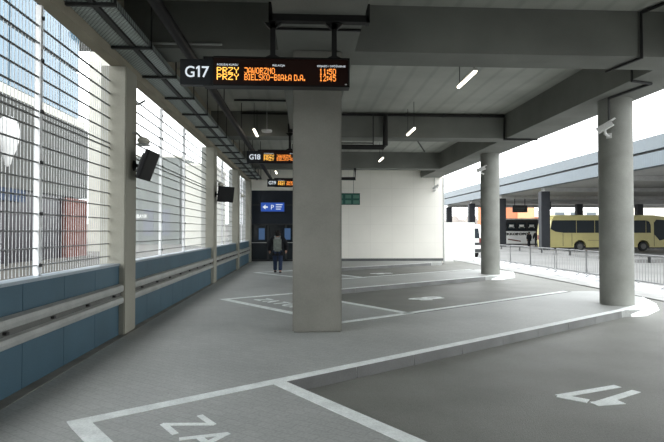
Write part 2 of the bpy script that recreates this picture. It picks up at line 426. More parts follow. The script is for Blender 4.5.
# left wall: blue sheet parapet, coping, lintel
b = MB()
y = -29.9
for ya, yb in ((-30, -7.6), (-7.07, .38), (.91, 8.38), (8.91, 16.4), (16.93, 22.3), (22.83, YB)):
    n = max(1, round((yb-ya)/.95)); st = (yb-ya)/n
    for i in range(n): b.box(XW-.06, XW, ya+i*st+.004, ya+(i+1)*st-.004, 0, 1.10)
for ya, yb in ((-30, -7.6), (-7.07, .38), (.91, 8.38), (8.91, 16.4), (16.93, 22.3), (22.83, YB)): b.box(XW-.16, XW-.012, ya, yb, -.1, 1.10)
struct(b.build('wall_left', 'blue'))
b = MB()
for ya, yb in ((-30, -7.6), (-7.07, .38), (.91, 8.38), (8.91, 16.4), (16.93, 22.3), (22.83, YB)): b.box(XW-.2, XW+.012, ya, yb, 1.10, 1.135)
struct(b.build('trim_12', 'coping'))
b = MB(); b.box(XW-.17, XW+.02, -30, YB, 4.30, ZS); struct(b.build('wall_left_upper', 'lintel'))
b = MB(); b.box(XW-.3, XW, -12, .38, 1.135, 4.3); struct(b.build('added_wall_left_rear', 'lintel'))  # added unseen infill, blocks daylight through the left openings behind the camera

# wall pillars on the left
LC = {1: 8.38, 2: 16.4, 3: 22.3, 5: 27.3}
for i, y in LC.items():
    o = (-3.06, y+.18, 0)
    b = MB(o); b.box(-3.26, -2.86, y, y+.53, 0, 4.30)
    c = b.build('wall_pillar', 'conc_left', bevel=.015)
    lab = {1: 'nearest square pale pillar in the blue wall, black screen on its far side', 2: 'second square pale pillar along the blue wall, with a black screen',
           3: 'third square pale pillar along the blue wall, bare of any screen', 5: 'last square pale pillar at the far end of the blue wall, touching the dark entrance'}[i]
    tag(c, lab, 'pillar', 'square pillars along the blue wall', 'thing')

# square pillar under the board beam
o = (.2, 8.82, 0)
b = MB(o); b.box(-.2, .6, 8.43, 9.21, 0, ZB+.002)
tag(b.build('square_pillar', 'conc', bevel=.02), 'broad square concrete pillar standing in the middle of the platform', 'pillar', None, 'thing')
# round pillars
for i, (x, y) in enumerate(((7.04, 11.34), (7.13, 19.55))):
    b = MB((x, y, 0)); b.lathe([(.35, 0), (.35, ZB)], (x, y, 0), 48)
    tag(b.build('round_pillar', 'conc_round', smooth=True), ['nearer round concrete pillar beside the crowd barriers, white camera on it', 'farther round concrete pillar near the white hoarding'][i], 'pillar', 'round pillars on the bay noses', 'thing')

# ------------------------------------------------------------------ guard rails
spans = [(.93, 8.36), (8.93, 16.38), (16.95, 22.28), (22.85, 27.28)]
gl = ['in front of the nearest blue wall sheets', 'past the first square pillar', 'past the second square pillar', 'at the far end of the blue wall']
for (y0, y1), t in zip(spans, gl):
    o = (-2.99, (y0+y1)/2, 0)
    r = empty('guard_rail', o, 'grey steel double guard rail %s' % t, 'guard rail', 'guard rails along the blue wall')
    for (za, zb) in ((.685, .80), (.50, .61)):
        b = MB(o); b.extr([(-2.93, za-.015), (-2.875, za+.01), (-2.868, (za+zb)/2), (-2.875, zb-.01), (-2.93, zb+.015)], 'y', y0, y1)
        b.build('rail', 'galv', r)
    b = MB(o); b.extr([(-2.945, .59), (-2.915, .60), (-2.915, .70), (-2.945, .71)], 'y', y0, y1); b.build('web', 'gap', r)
    yy = y0+.45; j = 0
    while yy < y1-.15:
        b = MB(o); b.bar((-2.93, yy, .655), (-2.875, yy, .655), .05, .028); b.build('bolt', 'bolt', r)
        yy += .95
    yy = y0+.5
    while yy < y1:
        b = MB(o); b.box(-2.95, -2.92, yy-.05, yy+.05, .49, .81); b.build('bracket', 'galv', r); yy += 1.9

# ------------------------------------------------------------------ wire mesh screens
XM = -3.12
def mesh_panel(y0, y1, lab):
    o = (XM, (y0+y1)/2, 1.135)
    r = empty('mesh_panel', o, lab, 'wire mesh', 'wire mesh screens over the blue wall')
    b = MB(o); n = max(2, int(round((y1-y0)/.0686)))
    for i in range(1, n):
        yy = y0+(y1-y0)*i/n
        b.box(XM-.003, XM+.003, yy-.003, yy+.003, 1.15, 4.29)
    b.build('vertical_wires', 'wmesh', r)
    b = MB(o); z = 1.25; i = 0
    while z < 4.25:
        for dx in (-.009, .009): b.box(XM+dx-.005, XM+dx+.005, y0, y1, z-.0065, z+.0065)
        z += .2; i += 1
    b.box(XM-.015, XM+.015, y0, y1, 2.97, 2.985)
    b.build('horizontal_wires', 'wmeshd', r)
    b = MB(o); b.box(XM-.03, XM+.03, y0, y0+.055, 1.135, 4.30); b.build('post', 'wpost', r)
    for z in (1.25, 1.85, 2.45, 3.05, 3.65, 4.15):
        b = MB(o); b.box(XM+.025, XM+.05, y0+.01, y0+.05, z-.02, z+.02); b.build('clamp', 'bolt', r)
mesh_panel(3.6, 6.17, 'wire mesh screen with white post at the near end of the blue wall')
mesh_panel(6.17, 8.38, 'wire mesh screen just before the first square pillar')
mesh_panel(8.93, 11.3, 'wire mesh screen just past the first square pillar, black screen before it')
mesh_panel(11.3, 13.42, 'middle wire mesh screen between first and second square pillars')
mesh_panel(13.42, 16.4, 'wire mesh screen just before the second square pillar')
mesh_panel(16.95, 19.6, 'wire mesh screen just past the second square pillar')
mesh_panel(19.6, 22.3, 'wire mesh screen between second and third square pillars')
mesh_panel(22.85, 25.5, 'wire mesh screen just past the third square pillar')
mesh_panel(25.5, 27.3, 'wire mesh screen beside the dark entrance')

# ------------------------------------------------------------------ cable trays, duct
ty0, ty1 = -4, YB-.05
o = (-2.6, 12, 4.45)
ct = empty('cable_tray', o, 'long perforated steel cable trays hung under the ceiling along the blue wall', 'cable tray')
b = MB(o); b.box(-2.95, -2.66, ty0, ty1, 4.45, 4.462); b.box(-2.67, -2.66, ty0, ty1, 4.45, 4.52); b.build('wide_tray', 'tray', ct)
b = MB(o); b.box(-2.55, -2.36, ty0, ty1, 4.45, 4.462); b.box(-2.37, -2.36, ty0, ty1, 4.45, 4.54); b.build('narrow_tray', 'tray', ct)
b = MB(o); b.box(-2.64, -2.57, ty0, ty1, 4.43, 4.50); b.build('channel', 'dark', ct)
y = .4
while y < YB:
    b = MB(o); b.box(-2.95, -2.32, y, y+.05, 4.41, 4.448); b.bar((-2.335, y+.025, 4.43), (-2.335, y+.025, ZS), .02, .02); b.build('hanger', 'dark', ct); y += 1.5
o = (-1.86, 12, 4.8)
dp = empty('duct_pipe', o, 'dark round pipe running lengthwise beside the cable trays', 'pipe')
b = MB(o); b.tube([(-1.86, -4, 4.5), (-1.86, YB-.05, 4.5)], .08, 10); b.build('pipe', 'mscreen', dp, True)
y = 2.2
while y < YB:
    b = MB(o); b.bar((-1.86, y, 4.5), (-1.86, y, ZS), .02, .02); b.build('hanger', 'dark', dp); y += 3.24

# ------------------------------------------------------------------ black pipes and conduits
o = (3.5, 16.1, 5.3)
pp = empty('conduit', o, 'thin black pipe along the top of the second cross beam and down its right end', 'pipe')
b = MB(o); b.tube([(-2.0, 16.14, 5.32), (6.36, 16.14, 5.32), (6.36, 16.14, 4.58), (7.45, 16.14, 4.58)], .03, 8); b.build('pipe', 'black', pp)
for x in (3.2, 4.4, 5.6):
    b = MB(o); b.box(x-.02, x+.02, 16.09, 16.2, 5.27, 5.37); b.build('clip', 'dark', pp)
o = (2.2, 15.9, 4.3)
dpz = empty('drain_pipe', o, 'thick black pipe dropping from the second beam and turning behind the square pillar', 'pipe')
b = MB(o); b.tube([(2.52, 16.06, 5.32), (2.52, 16.06, 4.34), (2.46, 16.06, 4.28), (-.4, 16.06, 4.28)], .075, 10); b.build('pipe', 'black', dpz, True)
b = MB(o); b.bar((2.13, 16.02, 5.3), (2.13, 16.02, 4.33), .035, .035); b.bar((2.13, 16.02, 4.40), (0, 16.02, 4.40), .035, .035); b.build('hanger', 'dark', dpz)
b = MB((2.3, 24.2, 4.2)); b.tube([(2.36, 24.24, 4.62), (2.36, 24.24, 4.12), (1.0, 24.24, 4.12)], .06, 8)
tag(b.build('drain_pipe', 'black'), 'small black pipe turning under the farthest cross beam above the green sign', 'pipe')
b = MB((.2, 7.5, ZB-.02)); b.tube([(-.44, 7.5, ZB-.02), (.82, 7.5, ZB-.02)], .018, 6)
tag(b.build('conduit', 'black'), 'thin dark conduit across the beam underside above the big departure board', 'pipe')
b = MB((5.5, 8.4, 5)); b.tube([(6.3, 6.9, ZS-.04), (5.7, 8.41, ZS-.04), (5.7, 8.41, ZB-.03), (5.55, 9.2, ZB-.03)], .022, 6)
tag(b.build('conduit', 'black'), 'dark conduit coming down the front of the nearest cross beam', 'pipe')
b = MB((6.6, 10.3, 4.7)); b.tube([(6.40, 9.75, ZS-.5), (6.40, 9.75, ZB-.03), (6.9, 9.9, ZB-.03), (6.72, 11.05, ZB-.03), (6.72, 11.05, 4.05)], .02, 6)
tag(b.build('conduit', 'dark'), 'dark conduit under the edge beam leading down to the nearer round pillar', 'pipe')
b = MB((3.0, 20, ZS-.03)); b.tube([(3.25, 16.95, ZS-.02), (5.6, 23.9, ZS-.02)], .03, 6)
tag(b.build('conduit', 'dark'), 'thin conduit slanting over the ceiling between the far beams', 'pipe')
b = MB((-1, 11, ZS-.1)); b.tube([(-2.0, 11.4, ZS-.06), (-.45, 11.4, ZS-.06)], .03, 6)
tag(b.build('conduit', 'black'), 'black cross pipe on the ceiling beyond the departure board, first of two', 'pipe')
b = MB((-1, 14.6, ZS-.1)); b.tube([(-2.0, 14.6, ZS-.06), (-.45, 14.6, ZS-.06)], .03, 6)
tag(b.build('conduit', 'black'), 'black cross pipe on the ceiling beyond the departure board, just before the second beam', 'pipe')
b = MB((-2, 8.40, 4.75)); b.tube([(-2.9, 8.41, 4.68), (-1.35, 8.41, 4.68)], .02, 6)
tag(b.build('conduit', 'galv'), 'thin pale conduit on the nearest cross beam left of the departure board', 'pipe')

# ------------------------------------------------------------------ hanging lamps
def lamp(x, y, lab):
    z = 4.60
    r = empty('hanging_lamp', (x, y, z), lab, 'lamp', 'tube lamps hung from the ceiling')
    b = MB(); b.box(-.03, .03, -.55, .55, .02, .055); b.build('housing', 'white', r)
    b = MB(); b.extr([(-.032, .02), (-.025, -.012), (.025, -.012), (.032, .02)], 'y', -.53, .53); b.build('diffuser', 'tube', r)
    for s in (-.45, .45):
        b = MB(); b.bar((0, s, .085), (0, s, ZS-z), .012, .012); b.build('rod', 'black', r)
lamp(3.15, 9.88, 'nearest lit tube lamp right of the square pillar')
lamp(3.15, 15.2, 'second lit tube lamp right of the square pillar, before the cross beam')
lamp(3.15, 21.2, 'small lit tube lamp right of the square pillar, past the second beam')
lamp(-1.49, 9.95, 'lit tube lamp just peeping out below the big departure board')
lamp(-1.49, 15.6, 'lit tube lamp hanging above the second departure board')
lamp(-1.46, 26.1, 'farthest lit tube lamp on the walkway side, above the third departure board')
b = MB((-1.0, 15.1, 4.55)); b.lathe([(.14, 4.50), (.15, 4.53), (.15, 4.56), (.05, 4.58), (.006, 4.59), (.006, ZS)], (-1.1, 14.9, 0), 20)
tag(b.build('smoke_detector', 'white', smooth=True), 'pale round detector hanging right of the lamp above the second board', 'detector')

# ------------------------------------------------------------------ departure boards
F57 = {'P': '11110100011000111110100001000010000', 'R': '11110100011000111110101001001010001', 'Z': '11111000010001000100010001000011111',
 'Y': '10001100010101000100001000010000100', 'J': '11111000010000100001000011000101110', 'A': '01110100011000110001111111000110001',
 'W': '10001100011000110101101011010101010', 'O': '01110100011000110001100011000101110', 'N': '10001110011010110011100011000110001',
 'B': '11110100011000111110100011000111110', 'I': '01110001000010000100001000010001110', 'E': '11111100001000011110100001000011111',
 'L': '10000100001000010000100001000011111', 'S': '01111100001000001110000010000111110', 'K': '10001100101010011000101001001010001',
 '-': '00000000000000011111000000000000000', 'Ł': '01000010000101001100110000100001111', 'D': '11110100011000110001100011000111110',
 '.': '00000000000000000000000000110001100', ' ': '0'*35, '1': '00100011000010000100001000010001110', '5': '11111100001111000001000011000101110',
 '0': '01110100011000110001100011000101110', ':': '00000011000110000000011000110000000', '2': '01110100010000100010001000100011111', '4': '00010001100101010010111110001000010'}
def led(b, s, x, ztop, pw, ph, y):
    x0 = x; i = 0; step = 0
    for c in s:
        g = F57[c]; x = x0 - {'I': 1, '.': 1, ':': 1}.get(c, 0)*pw
        for r in range(7):
            for q in range(5):
                if g[r*5+q] == '1':
                    cx = x+(i*step+q)*pw; cz = ztop-r*ph
                    b.box(cx, cx+pw*.88, y-.004, y, cz-ph*.88, cz)
        x0 += {'I': 4, '.': 3, ':': 3, ' ': 3}.get(c, 6)*pw
def board(y0, num, lab, rows):
    zc = 3.81
    r = empty('departure_board', (-.5, y0, zc), lab, 'departure board', 'departure boards over the bays')
    X = lambda px: (px-305)*.01357+.5            # local x from the measured layout of the first board
    Z = lambda py: 1.65+(231-py)*.01357-zc
    b = MB(); b.box(X(181.4), X(213.5), -.01, .09, Z(86), Z(60.6)); npn = b.build('number_plate', 'num', r)
    text_mesh('lettering', num[0], .21, 'white_letter', npn, (X(186.3), -.014, Z(78.3)), (PI/2, 0, 0), sx=.125, bold=.002)
    text_mesh('lettering', num[2], .21, 'white_letter', npn, (X(202.6), -.014, Z(78.3)), (PI/2, 0, 0), sx=.098, bold=.002)
    b = MB(); xa, za = X(200.7), Z(78.3)
    b.extr([(xa-.026, za), (xa, za), (xa, za+.152), (xa-.020, za+.152), (xa-.05, za+.128), (xa-.05, za+.104), (xa-.026, za+.118)], 'y', -.016, -.012); b.build('lettering', 'white_letter', npn)
    b = MB(); b.box(X(204), X(349.7), .0, .16, Z(86.6), Z(57.2)); b.box(X(214), X(349.7), -.02, .0, Z(86.6), Z(85)); b.box(X(214), X(349.7), -.02, 0, Z(58.7), Z(57.2))
    b.box(X(348.3), X(349.7), -.02, 0, Z(86.6), Z(57.2)); b.build('housing', 'housing', r, )
    b = MB(); b.box(X(214), X(348.2), -.004, .002, Z(84.9), Z(58.8)); sc = b.build('display', 'screen', r)
    text_mesh('heading', 'RODZAJ KURSU', .035, 'white_letter', sc, (X(217.6), -.006, Z(66.2)), (PI/2, 0, 0), sx=20.5*.01357)
    text_mesh('heading', 'RELACJA', .035, 'white_letter', sc, (X(272.5), -.006, Z(66.2)), (PI/2, 0, 0), sx=12.3*.01357)
    text_mesh('heading', 'ODJAZD / OPÓŹNIENIE', .035, 'white_letter', sc, (X(317), -.006, Z(66.2)), (PI/2, 0, 0), sx=28.5*.01357)
    bl = MB(); by = MB()
    for i, (k, t, tm) in enumerate(rows):
        zt = Z(68.0+6.5*i); ph = .0118
        led(by, k, X(217.3), zt, .0128, ph, -.005)
        led(bl, t, X(244.6), zt, .0087, ph, -.005)
        led(bl, tm, X(319.3), zt, .0087, ph, -.005)
    by.build('led_row', 'led_y', sc); bl.build('led_row', 'led', sc)
    b = MB(); b.box(X(345), X(347), -.006, -.003, Z(84), Z(83)); b.build('sensor', 'white', sc)
    # hanger: beam clamp, two arms
    zt = ZB-zc
    b = MB(); b.box(-.44-.06+.5, .82+.06+.5, .02, .14, zt-.092, zt)
    for x in (-.44-.06+.5, .82+.02+.5): b.box(x, x+.05, .02, .14, zt-.1, zt+.16)
    for x in (272.3, 334.5): b.extr([(X(x)-.12, zt-.11), (X(x)-.04, zt-.19), (X(x)+.04, zt-.19), (X(x)+.12, zt-.11)], 'y', .05, .11)
    b.build('beam_clamp', 'black', r)
    for x in (272.3, 334.5):
        b = MB(); b.box(X(x)-.035, X(x)+.035, .05, .11, Z(57.2), zt-.1)
        b.extr([(X(x)-.14, Z(57.2)), (X(x)-.035, Z(53.5)), (X(x)+.035, Z(53.5)), (X(x)+.14, Z(57.2))], 'y', .04, .12)
        b.build('arm', 'black', r)
    return r
rows = [('PRZY', 'JAWORZNO', '11:50'), ('PRZY', 'BIELSKO-BIAŁA D.A.', '12:45')]
board(7.0, 'G17', 'big departure board reading G17 hung before the square pillar', rows)
board(15.0, 'G18', 'second departure board reading G18, half hidden behind the square pillar', rows)
board(23.0, 'G19', 'smallest far departure board reading G19 near the entrance', rows)

# green sign
gs = empty('hanging_sign', (2.1, 24.9, 3.2), 'dark green panel sign hung before the cream wall beside the square pillar', 'sign')
o = (2.1, 24.9, 3.2)
b = MB(o); b.box(1.5, 2.66, 24.9, 25.0, 2.92, 3.48); b.build('panel', 'green', gs)
b = MB(o)
for x in (1.55, 1.95, 2.33):
    for z in (2.97, 3.23): b.box(x, x+.28, 24.885, 24.9, z, z+.17)
b.build('field', 'green2', gs)
for x in (1.7, 2.35):
    b = MB(o); b.bar((x, 24.95, 3.48), (x, 24.95, 4.63), .015, .015); b.build('rod', 'black', gs)

# ------------------------------------------------------------------ screens and floodlights on the wall pillars
def monitor(x, y, z, rz, ry, lab, w=.82, h=.50, ax=-2.86):
    r = empty('monitor', (x, y, z), lab, 'screen', 'black screens on the wall pillars', rz)
    t = Matrix.Rotation(ry, 4, 'X')
    def T(b):
        bmesh.ops.transform(b.bm, matrix=t, verts=list(b.bm.verts)); return b
    b = MB(); b.box(-w/2, w/2, -.02, .04, -h/2, h/2); T(b).build('bezel', 'mscreen', r, bevel=.008)
    b = MB(); b.box(-w/2+.03, w/2-.03, -.024, -.018, -h/2+.03, h/2-.03); T(b).build('screen', 'mscreen', r)
    b = MB(); b.box(-w/2+.1, w/2-.1, .03, .10, -h/2+.08, h/2-.08)
    for i in range(6): b.box(-w/2+.12, w/2-.12, .10, .108, -h/2+.10+i*.05, -h/2+.12+i*.05)
    T(b).build('back_cover', 'dark', r)
    inv = Matrix.Rotation(-rz, 4, 'Z')
    a = inv @ Vector((ax+.005-x, y*0+.0, 0)); 
    b = MB(); b.tube([(0, .08, 0), (0, .16, .0), a], .03, 8); b.ball(a, .05, .05, .09); b.build('wall_arm', 'black', r, True)
monitor(-2.61, 8.75, 2.74, math.radians(88), math.radians(20), 'tilted black screen on an arm from the first square pillar', w=.56, h=.5)
monitor(-2.52, 16.62, 2.82, math.radians(52), math.radians(8), 'black screen on an arm from the second square pillar', w=.66)
def flood(y, lab, z=3.18):
    r = empty('floodlight', (-2.86, y, z), lab, 'floodlight', 'pale floodlights on the wall pillars')
    b = MB(); b.tube([(0, 0, .55), (.0, .12, .55), (.08, .18, .5), (.1, .2, .1)], .014, 6) if False else b.tube([(0, 0, .1), (.06, .05, .1), (.1, .12, .05)], .02, 6); b.build('bracket', 'galv', r)
    b = MB(); b.ball((.12, .22, 0), .095, .17, .065); b.build('head', 'offwhite', r, True)
    b = MB(); b.box(.04, .20, .1, .32, -.075, -.055); b.build('lens', 'galv', r)
flood(8.68, 'pale oval floodlight above the tilted screen on the first square pillar')
flood(16.7, 'pale oval floodlight above the screen on the second square pillar', 3.16)
flood(22.6, 'small pale floodlight on the third square pillar', 3.2)
b = MB((-2.9, 8.9, 3.9)); b.tube([(-3.0, 8.76, 3.86), (-2.92, 9.15, 3.86), (-2.86, 9.35, 3.98)], .018, 6)
tag(b.build('wall_bracket', 'galv'), 'thin pale bracket arm at the top of the first mesh past the nearest pillar', 'bracket')

# surveillance cameras
def cctv(loc, aim, lab, wall):
    r = empty('surveillance_camera', loc, lab, 'camera', 'white surveillance cameras')
    a = Vector(aim).normalized()
    b = MB(); b.bar(-a*.17, a*.17, .13, .12); b.bar(-a*.2+Vector((0, 0, .068)), a*.23+Vector((0, 0, .068)), .15, .012); b.build('housing', 'white', r, bevel=.006)
    b = MB(); b.bar(a*.168, a*.178, .09, .08); b.build('lens', 'black', r)
    w = Vector(wall)
    b = MB(); b.tube([(0, 0, -.05), (0, 0, -.15), w*.6+Vector((0, 0, -.17)), w+Vector((0, 0, -.17))], .025, 8); b.bar(w*.93+Vector((0, 0, -.17)), w+Vector((0, 0, -.17)), .11, .11); b.build('bracket', 'white', r)
cctv((6.60, 11.0, 3.94), (.62, -.5, .42), 'white surveillance camera on the nearer round pillar', (.17, .13, 0))
cctv((6.70, 19.3, 4.0), (.72, -.4, .3), 'white surveillance camera on the farther round pillar', (.16, .09, 0))
cctv((7.15, 27.95, 4.05), (.62, -.5, .45), 'white surveillance camera at the top right of the cream wall', (.0, .34, 0))
b = MB((7.05, 28.2, 4.4)); b.tube([(7.18, 28.27, 4.05), (7.18, 28.27, 4.6)], .018, 6); tag(b.build('conduit', 'galv'), 'short pale conduit above the camera on the cream wall', 'pipe')

# ------------------------------------------------------------------ person walking away
def skin(name, verts, edges, radii, m, parent, root=0, sub=2):
    me = bpy.data.meshes.new(name); me.from_pydata(verts, edges, []); me.materials.append(M[m])
    o = bpy.data.objects.new(name, me); COL.objects.link(o); o.parent = parent
    sk = o.modifiers.new('skin', 'SKIN'); sk.use_smooth_shade = True
    for i, rr in enumerate(radii):
        sv = me.skin_vertices[0].data[i]; sv.radius = rr if isinstance(rr, tuple) else (rr, rr); sv.use_root = (i == root)
    ss = o.modifiers.new('sub', 'SUBSURF'); ss.levels = sub; ss.render_levels = sub
    return o
def person(loc, lab, rz=0, pack=True, stride=.20, top='jacket', legs='jeans', s=1.0, arm=.1, wx=1):
    r = empty('person', loc, lab, 'person', None, rz)
    r.scale = (s*wx, s, s)
    # local +Y is the walking direction
    hip = .93
    la = (-.10, stride*.75, .09); ra = (.10, -stride, .11)
    lk = (-.10, stride*.65+.04, .50); rk = (.10, -stride*.25+.06, .50)
    V_ = [(0, 0, hip), (0, 0, 1.12), (0, .01, 1.34), (0, .0, 1.47), (0, .015, 1.56), (0, .02, 1.66),
          (-.10, .0, hip-.06), lk, la, (.10, .0, hip-.06), rk, ra,
          (-.20, .0, 1.42), (-.31, -arm*.5, 1.17), (-.30, arm*.7, .93), (.20, .0, 1.42), (.31, arm*.5, 1.17), (.30, arm*1.6, .94),
          (-.10, stride*.75+.13, .04), (.10, -stride+.11, .045)]
    E_ = [(0, 1), (1, 2), (2, 3), (3, 4), (4, 5), (0, 6), (6, 7), (7, 8), (0, 9), (9, 10), (10, 11), (2, 12), (12, 13), (13, 14), (2, 15), (15, 16), (16, 17), (8, 18), (11, 19)]
    R_ = [(.15, .11), (.15, .11), (.17, .12), (.07, .07), (.055, .06), (.085, .10), .085, .06, .045, .085, .06, .045, .06, .045, .035, .06, .045, .035, .035, .035]
    skin('body', V_, E_, R_, 'skin', r)
    b = MB(); b.ball((0, .02, 1.645), .082, .098, .115); b.ball((0, .118, 1.635), .014, .018, .02); b.ball((-.083, .02, 1.64), .012, .02, .03); b.ball((.083, .02, 1.64), .012, .02, .03)
    b.build('head', 'skin', r, True)
    b = MB(); b.ball((0, .0, 1.675), .098, .108, .105); b.ball((0, -.03, 1.62), .088, .075, .10); b.build('hair', 'hair', r, True)
    jv = [V_[0], V_[1], V_[2], (0, 0, 1.49), V_[12], V_[13], V_[14], V_[15], V_[16], V_[17], (0, 0, .84)]
    skin('jacket', jv, [(0, 1), (1, 2), (2, 3), (2, 4), (4, 5), (5, 6), (2, 7), (7, 8), (8, 9), (0, 10)],
         [(.22, .16), (.225, .165), (.225, .165), (.10, .09), .105, .095, .075, .105, .095, .075, (.205, .155)], top, r)
    skin('trousers', [(0, 0, hip), V_[6], lk, la, V_[9], rk, ra], [(0, 1), (1, 2), (2, 3), (0, 4), (4, 5), (5, 6)],
         [(.16, .125), .105, .085, .075, .105, .085, .075], legs, r)
    for (a, t) in ((la, V_[18]), (ra, V_[19])):
        b = MB(); b.ball((a[0], a[1]+.06, .055), .052, .135, .052); sh = b.build('shoe', 'shoe', r, True)
        b = MB(); b.ball((a[0], a[1]+.055, .018), .055, .14, .018); b.build('sole', 'sole', sh, True)
    for (e, w) in ((V_[13], V_[14]), (V_[16], V_[17])):
        e = Vector(e); w = Vector(w); d = (w-e).normalized()
        b = MB(); pal = w+d*.09
        b.tube([w, w+d*.04, pal], [.026, .036, .032], 8)
        for i in range(4):
            q = pal+Vector((0, (i-1.5)*.018, 0)); b.tube([q-d*.01, q+d*.04, q+d*(.065-.006*abs(i-1))+Vector((0, .012, 0))], [.010, .009, .007], 6)
        q = w+d*.035+Vector((0, .03, 0)); b.tube([q, q+d*.03+Vector((0, .02, 0)), q+d*.055+Vector((0, .022, 0))], [.012, .010, .008], 6)
        b.build('hand', 'skin', r, True)
    if pack:
        pk = empty('rucksack', (loc[0], loc[1]-.19, loc[2]+1.20*s), 'grey rucksack with pale straps on the back of the walking person', 'rucksack')
        b = MB(); b.box(-.155, .155, -.13, .05, -.27, .25); b.build('bag', 'pack', pk, True, bevel=.045)
        b = MB(); b.box(-.12, .12, -.19, -.12, -.24, -.02); b.build('front_pocket', 'pack', pk, True, bevel=.03)
        b = MB()
        b = MB(); b.box(-.13, .13, -.16, .03, .20, .275); b.build('lid', 'pack2', pk, True, bevel=.03)
        for sx in (-1, 1):
            b = MB(); b.tube([(sx*.09, .02, .22), (sx*.10, .14, .315), (sx*.12, .30, .24), (sx*.13, .345, .02), (sx*.17, .2, -.17), (sx*.14, .03, -.22)], .018, 6); b.build('strap', 'pack2', pk, True)
person((-1.06, 20.2, 0), 'person in black jacket, dark jeans and rucksack walking away towards the dark entrance', s=.945, wx=1.12)

# ------------------------------------------------------------------ far right: snow strip, barriers
random.seed(3)
b = MB()
NX, NY = 14, 150; x0, x1, y0, y1 = 9.75, 11.25, 10.0, 33.0
gv = []
for j in range(NY+1):
    row = []
    for i in range(NX+1):
        u = i/NX; e = min(1, 5*u, 5*(1-u)); yy = y0+(y1-y0)*j/NY
        z = ZR+.02+e*(.035+.05*random.random())
        xx = x0+(x1-x0)*u+(random.random()-.5)*.06+(0.12*math.sin(yy*1.7) if i in (0, NX) else 0)
        row.append(b.v((xx, yy, z)))
    gv.append(row)
for j in range(NY):
    for i in range(NX): b.bm.faces.new([gv[j][i], gv[j][i+1], gv[j+1][i+1], gv[j+1][i]])
sn = b.build('snow', 'snow', smooth=True); tag(sn, 'strip of trodden white snow under the crowd barriers', 'snow', None, 'stuff')
b = MB(); b.box(9.0, 11.35, 9.5, 33.5, -.3, ZR+.03); struct(b.build('kerb_island', 'palekerb'))

XB = 10.65
def barrier():
    r = empty('crowd_barrier', (0, 0, 0), 'x', 'barrier', 'steel crowd barriers on the snow strip')
    L = 2.38
    b = MB(); b.tube([(0, .03, .12), (0, .03, .88), (0, .08, .95), (0, L-.08, .95), (0, L-.03, .88), (0, L-.03, .12), (0, .03, .12)], .019, 8); b.build('frame', 'bsteel', r, True)
    n = 17
    for i in range(1, n):
        b = MB(); b.bar((0, .03+(L-.06)*i/n, .14), (0, .03+(L-.06)*i/n, .94), .013, .013); b.build('bar', 'bsteel', r)
    for yy in (.35, L-.35):
        b = MB(); b.tube([(-.32, yy, -.045), (-.03, yy, .12), (.03, yy, .12), (.32, yy, -.045)], .016, 6); b.build('foot', 'bsteel', r)
    b = MB(); b.box(-.012, .012, L/2-.07, L/2+.07, .72, .90); b.build('plate', 'dark', r)
    return r
bl = ['first crowd barrier right of the nearer round pillar', 'crowd barrier mostly hidden behind the nearer round pillar', 'crowd barrier just left of the nearer round pillar, before the yellow coach',
      'second crowd barrier left of the nearer round pillar, before the yellow coach rear', 'crowd barrier before the two standing people', 'crowd barrier just right of the farther round pillar']
pb = barrier()
for i, t in enumerate(bl):
    c = pb if i == 0 else copy_tree(pb)
    c.location = (XB+.015*((i*7) % 3-1), 14.24+2.42*i, -.055); c['label'] = t

# white hoarding and van behind it
o = (8.7, 29.6, ZR)
h = empty('white_hoarding', o, 'plain white hoarding board right of the cream wall', 'hoarding')
b = MB(o); b.box(7.6, 9.86, 29.55, 29.62, -.05, 2.15); b.build('board', 'white', h)
for x in (7.62, 8.65, 9.79):
    b = MB(o); b.box(x, x+.06, 29.62, 29.70, ZR, 2.1); b.build('post', 'galv', h)

def wheel(parent, x, y, z, r, w=.26, hub='hub'):
    b = MB(); prof = [(r*.55, -w/2), (r*.94, -w/2), (r, -w/2+.04), (r, w/2-.04), (r*.94, w/2), (r*.55, w/2)]
    n = 28; rings = []
    for rr, t in prof: rings.append([b.v((x+rr*math.cos(2*PI*j/n), y+t, z+rr*math.sin(2*PI*j/n))) for j in range(n)])
    for i in range(len(rings)-1):
        for j in range(n): b.bm.faces.new([rings[i][j], rings[i][(j+1) % n], rings[i+1][(j+1) % n], rings[i+1][j]])
    b.bm.faces.new(rings[0]); b.bm.faces.new(rings[-1])
    wv = b.build('wheel', 'tyre', parent, True)
    b = MB(); n = 20
    for (rr, t0, t1) in ((r*.56, -w/2-.005, -w/2+.02), (r*.22, -w/2-.05, -w/2)):
        a = [b.v((x+rr*math.cos(2*PI*j/n), y+t0, z+rr*math.sin(2*PI*j/n))) for j in range(n)]; c = [b.v((x+rr*math.cos(2*PI*j/n), y+t1, z+rr*math.sin(2*PI*j/n))) for j in range(n)]
        b.bm.faces.new(a)
        for j in range(n): b.bm.faces.new([a[j], a[(j+1) % n], c[(j+1) % n], c[j]])
    b.build('hub', hub, wv)

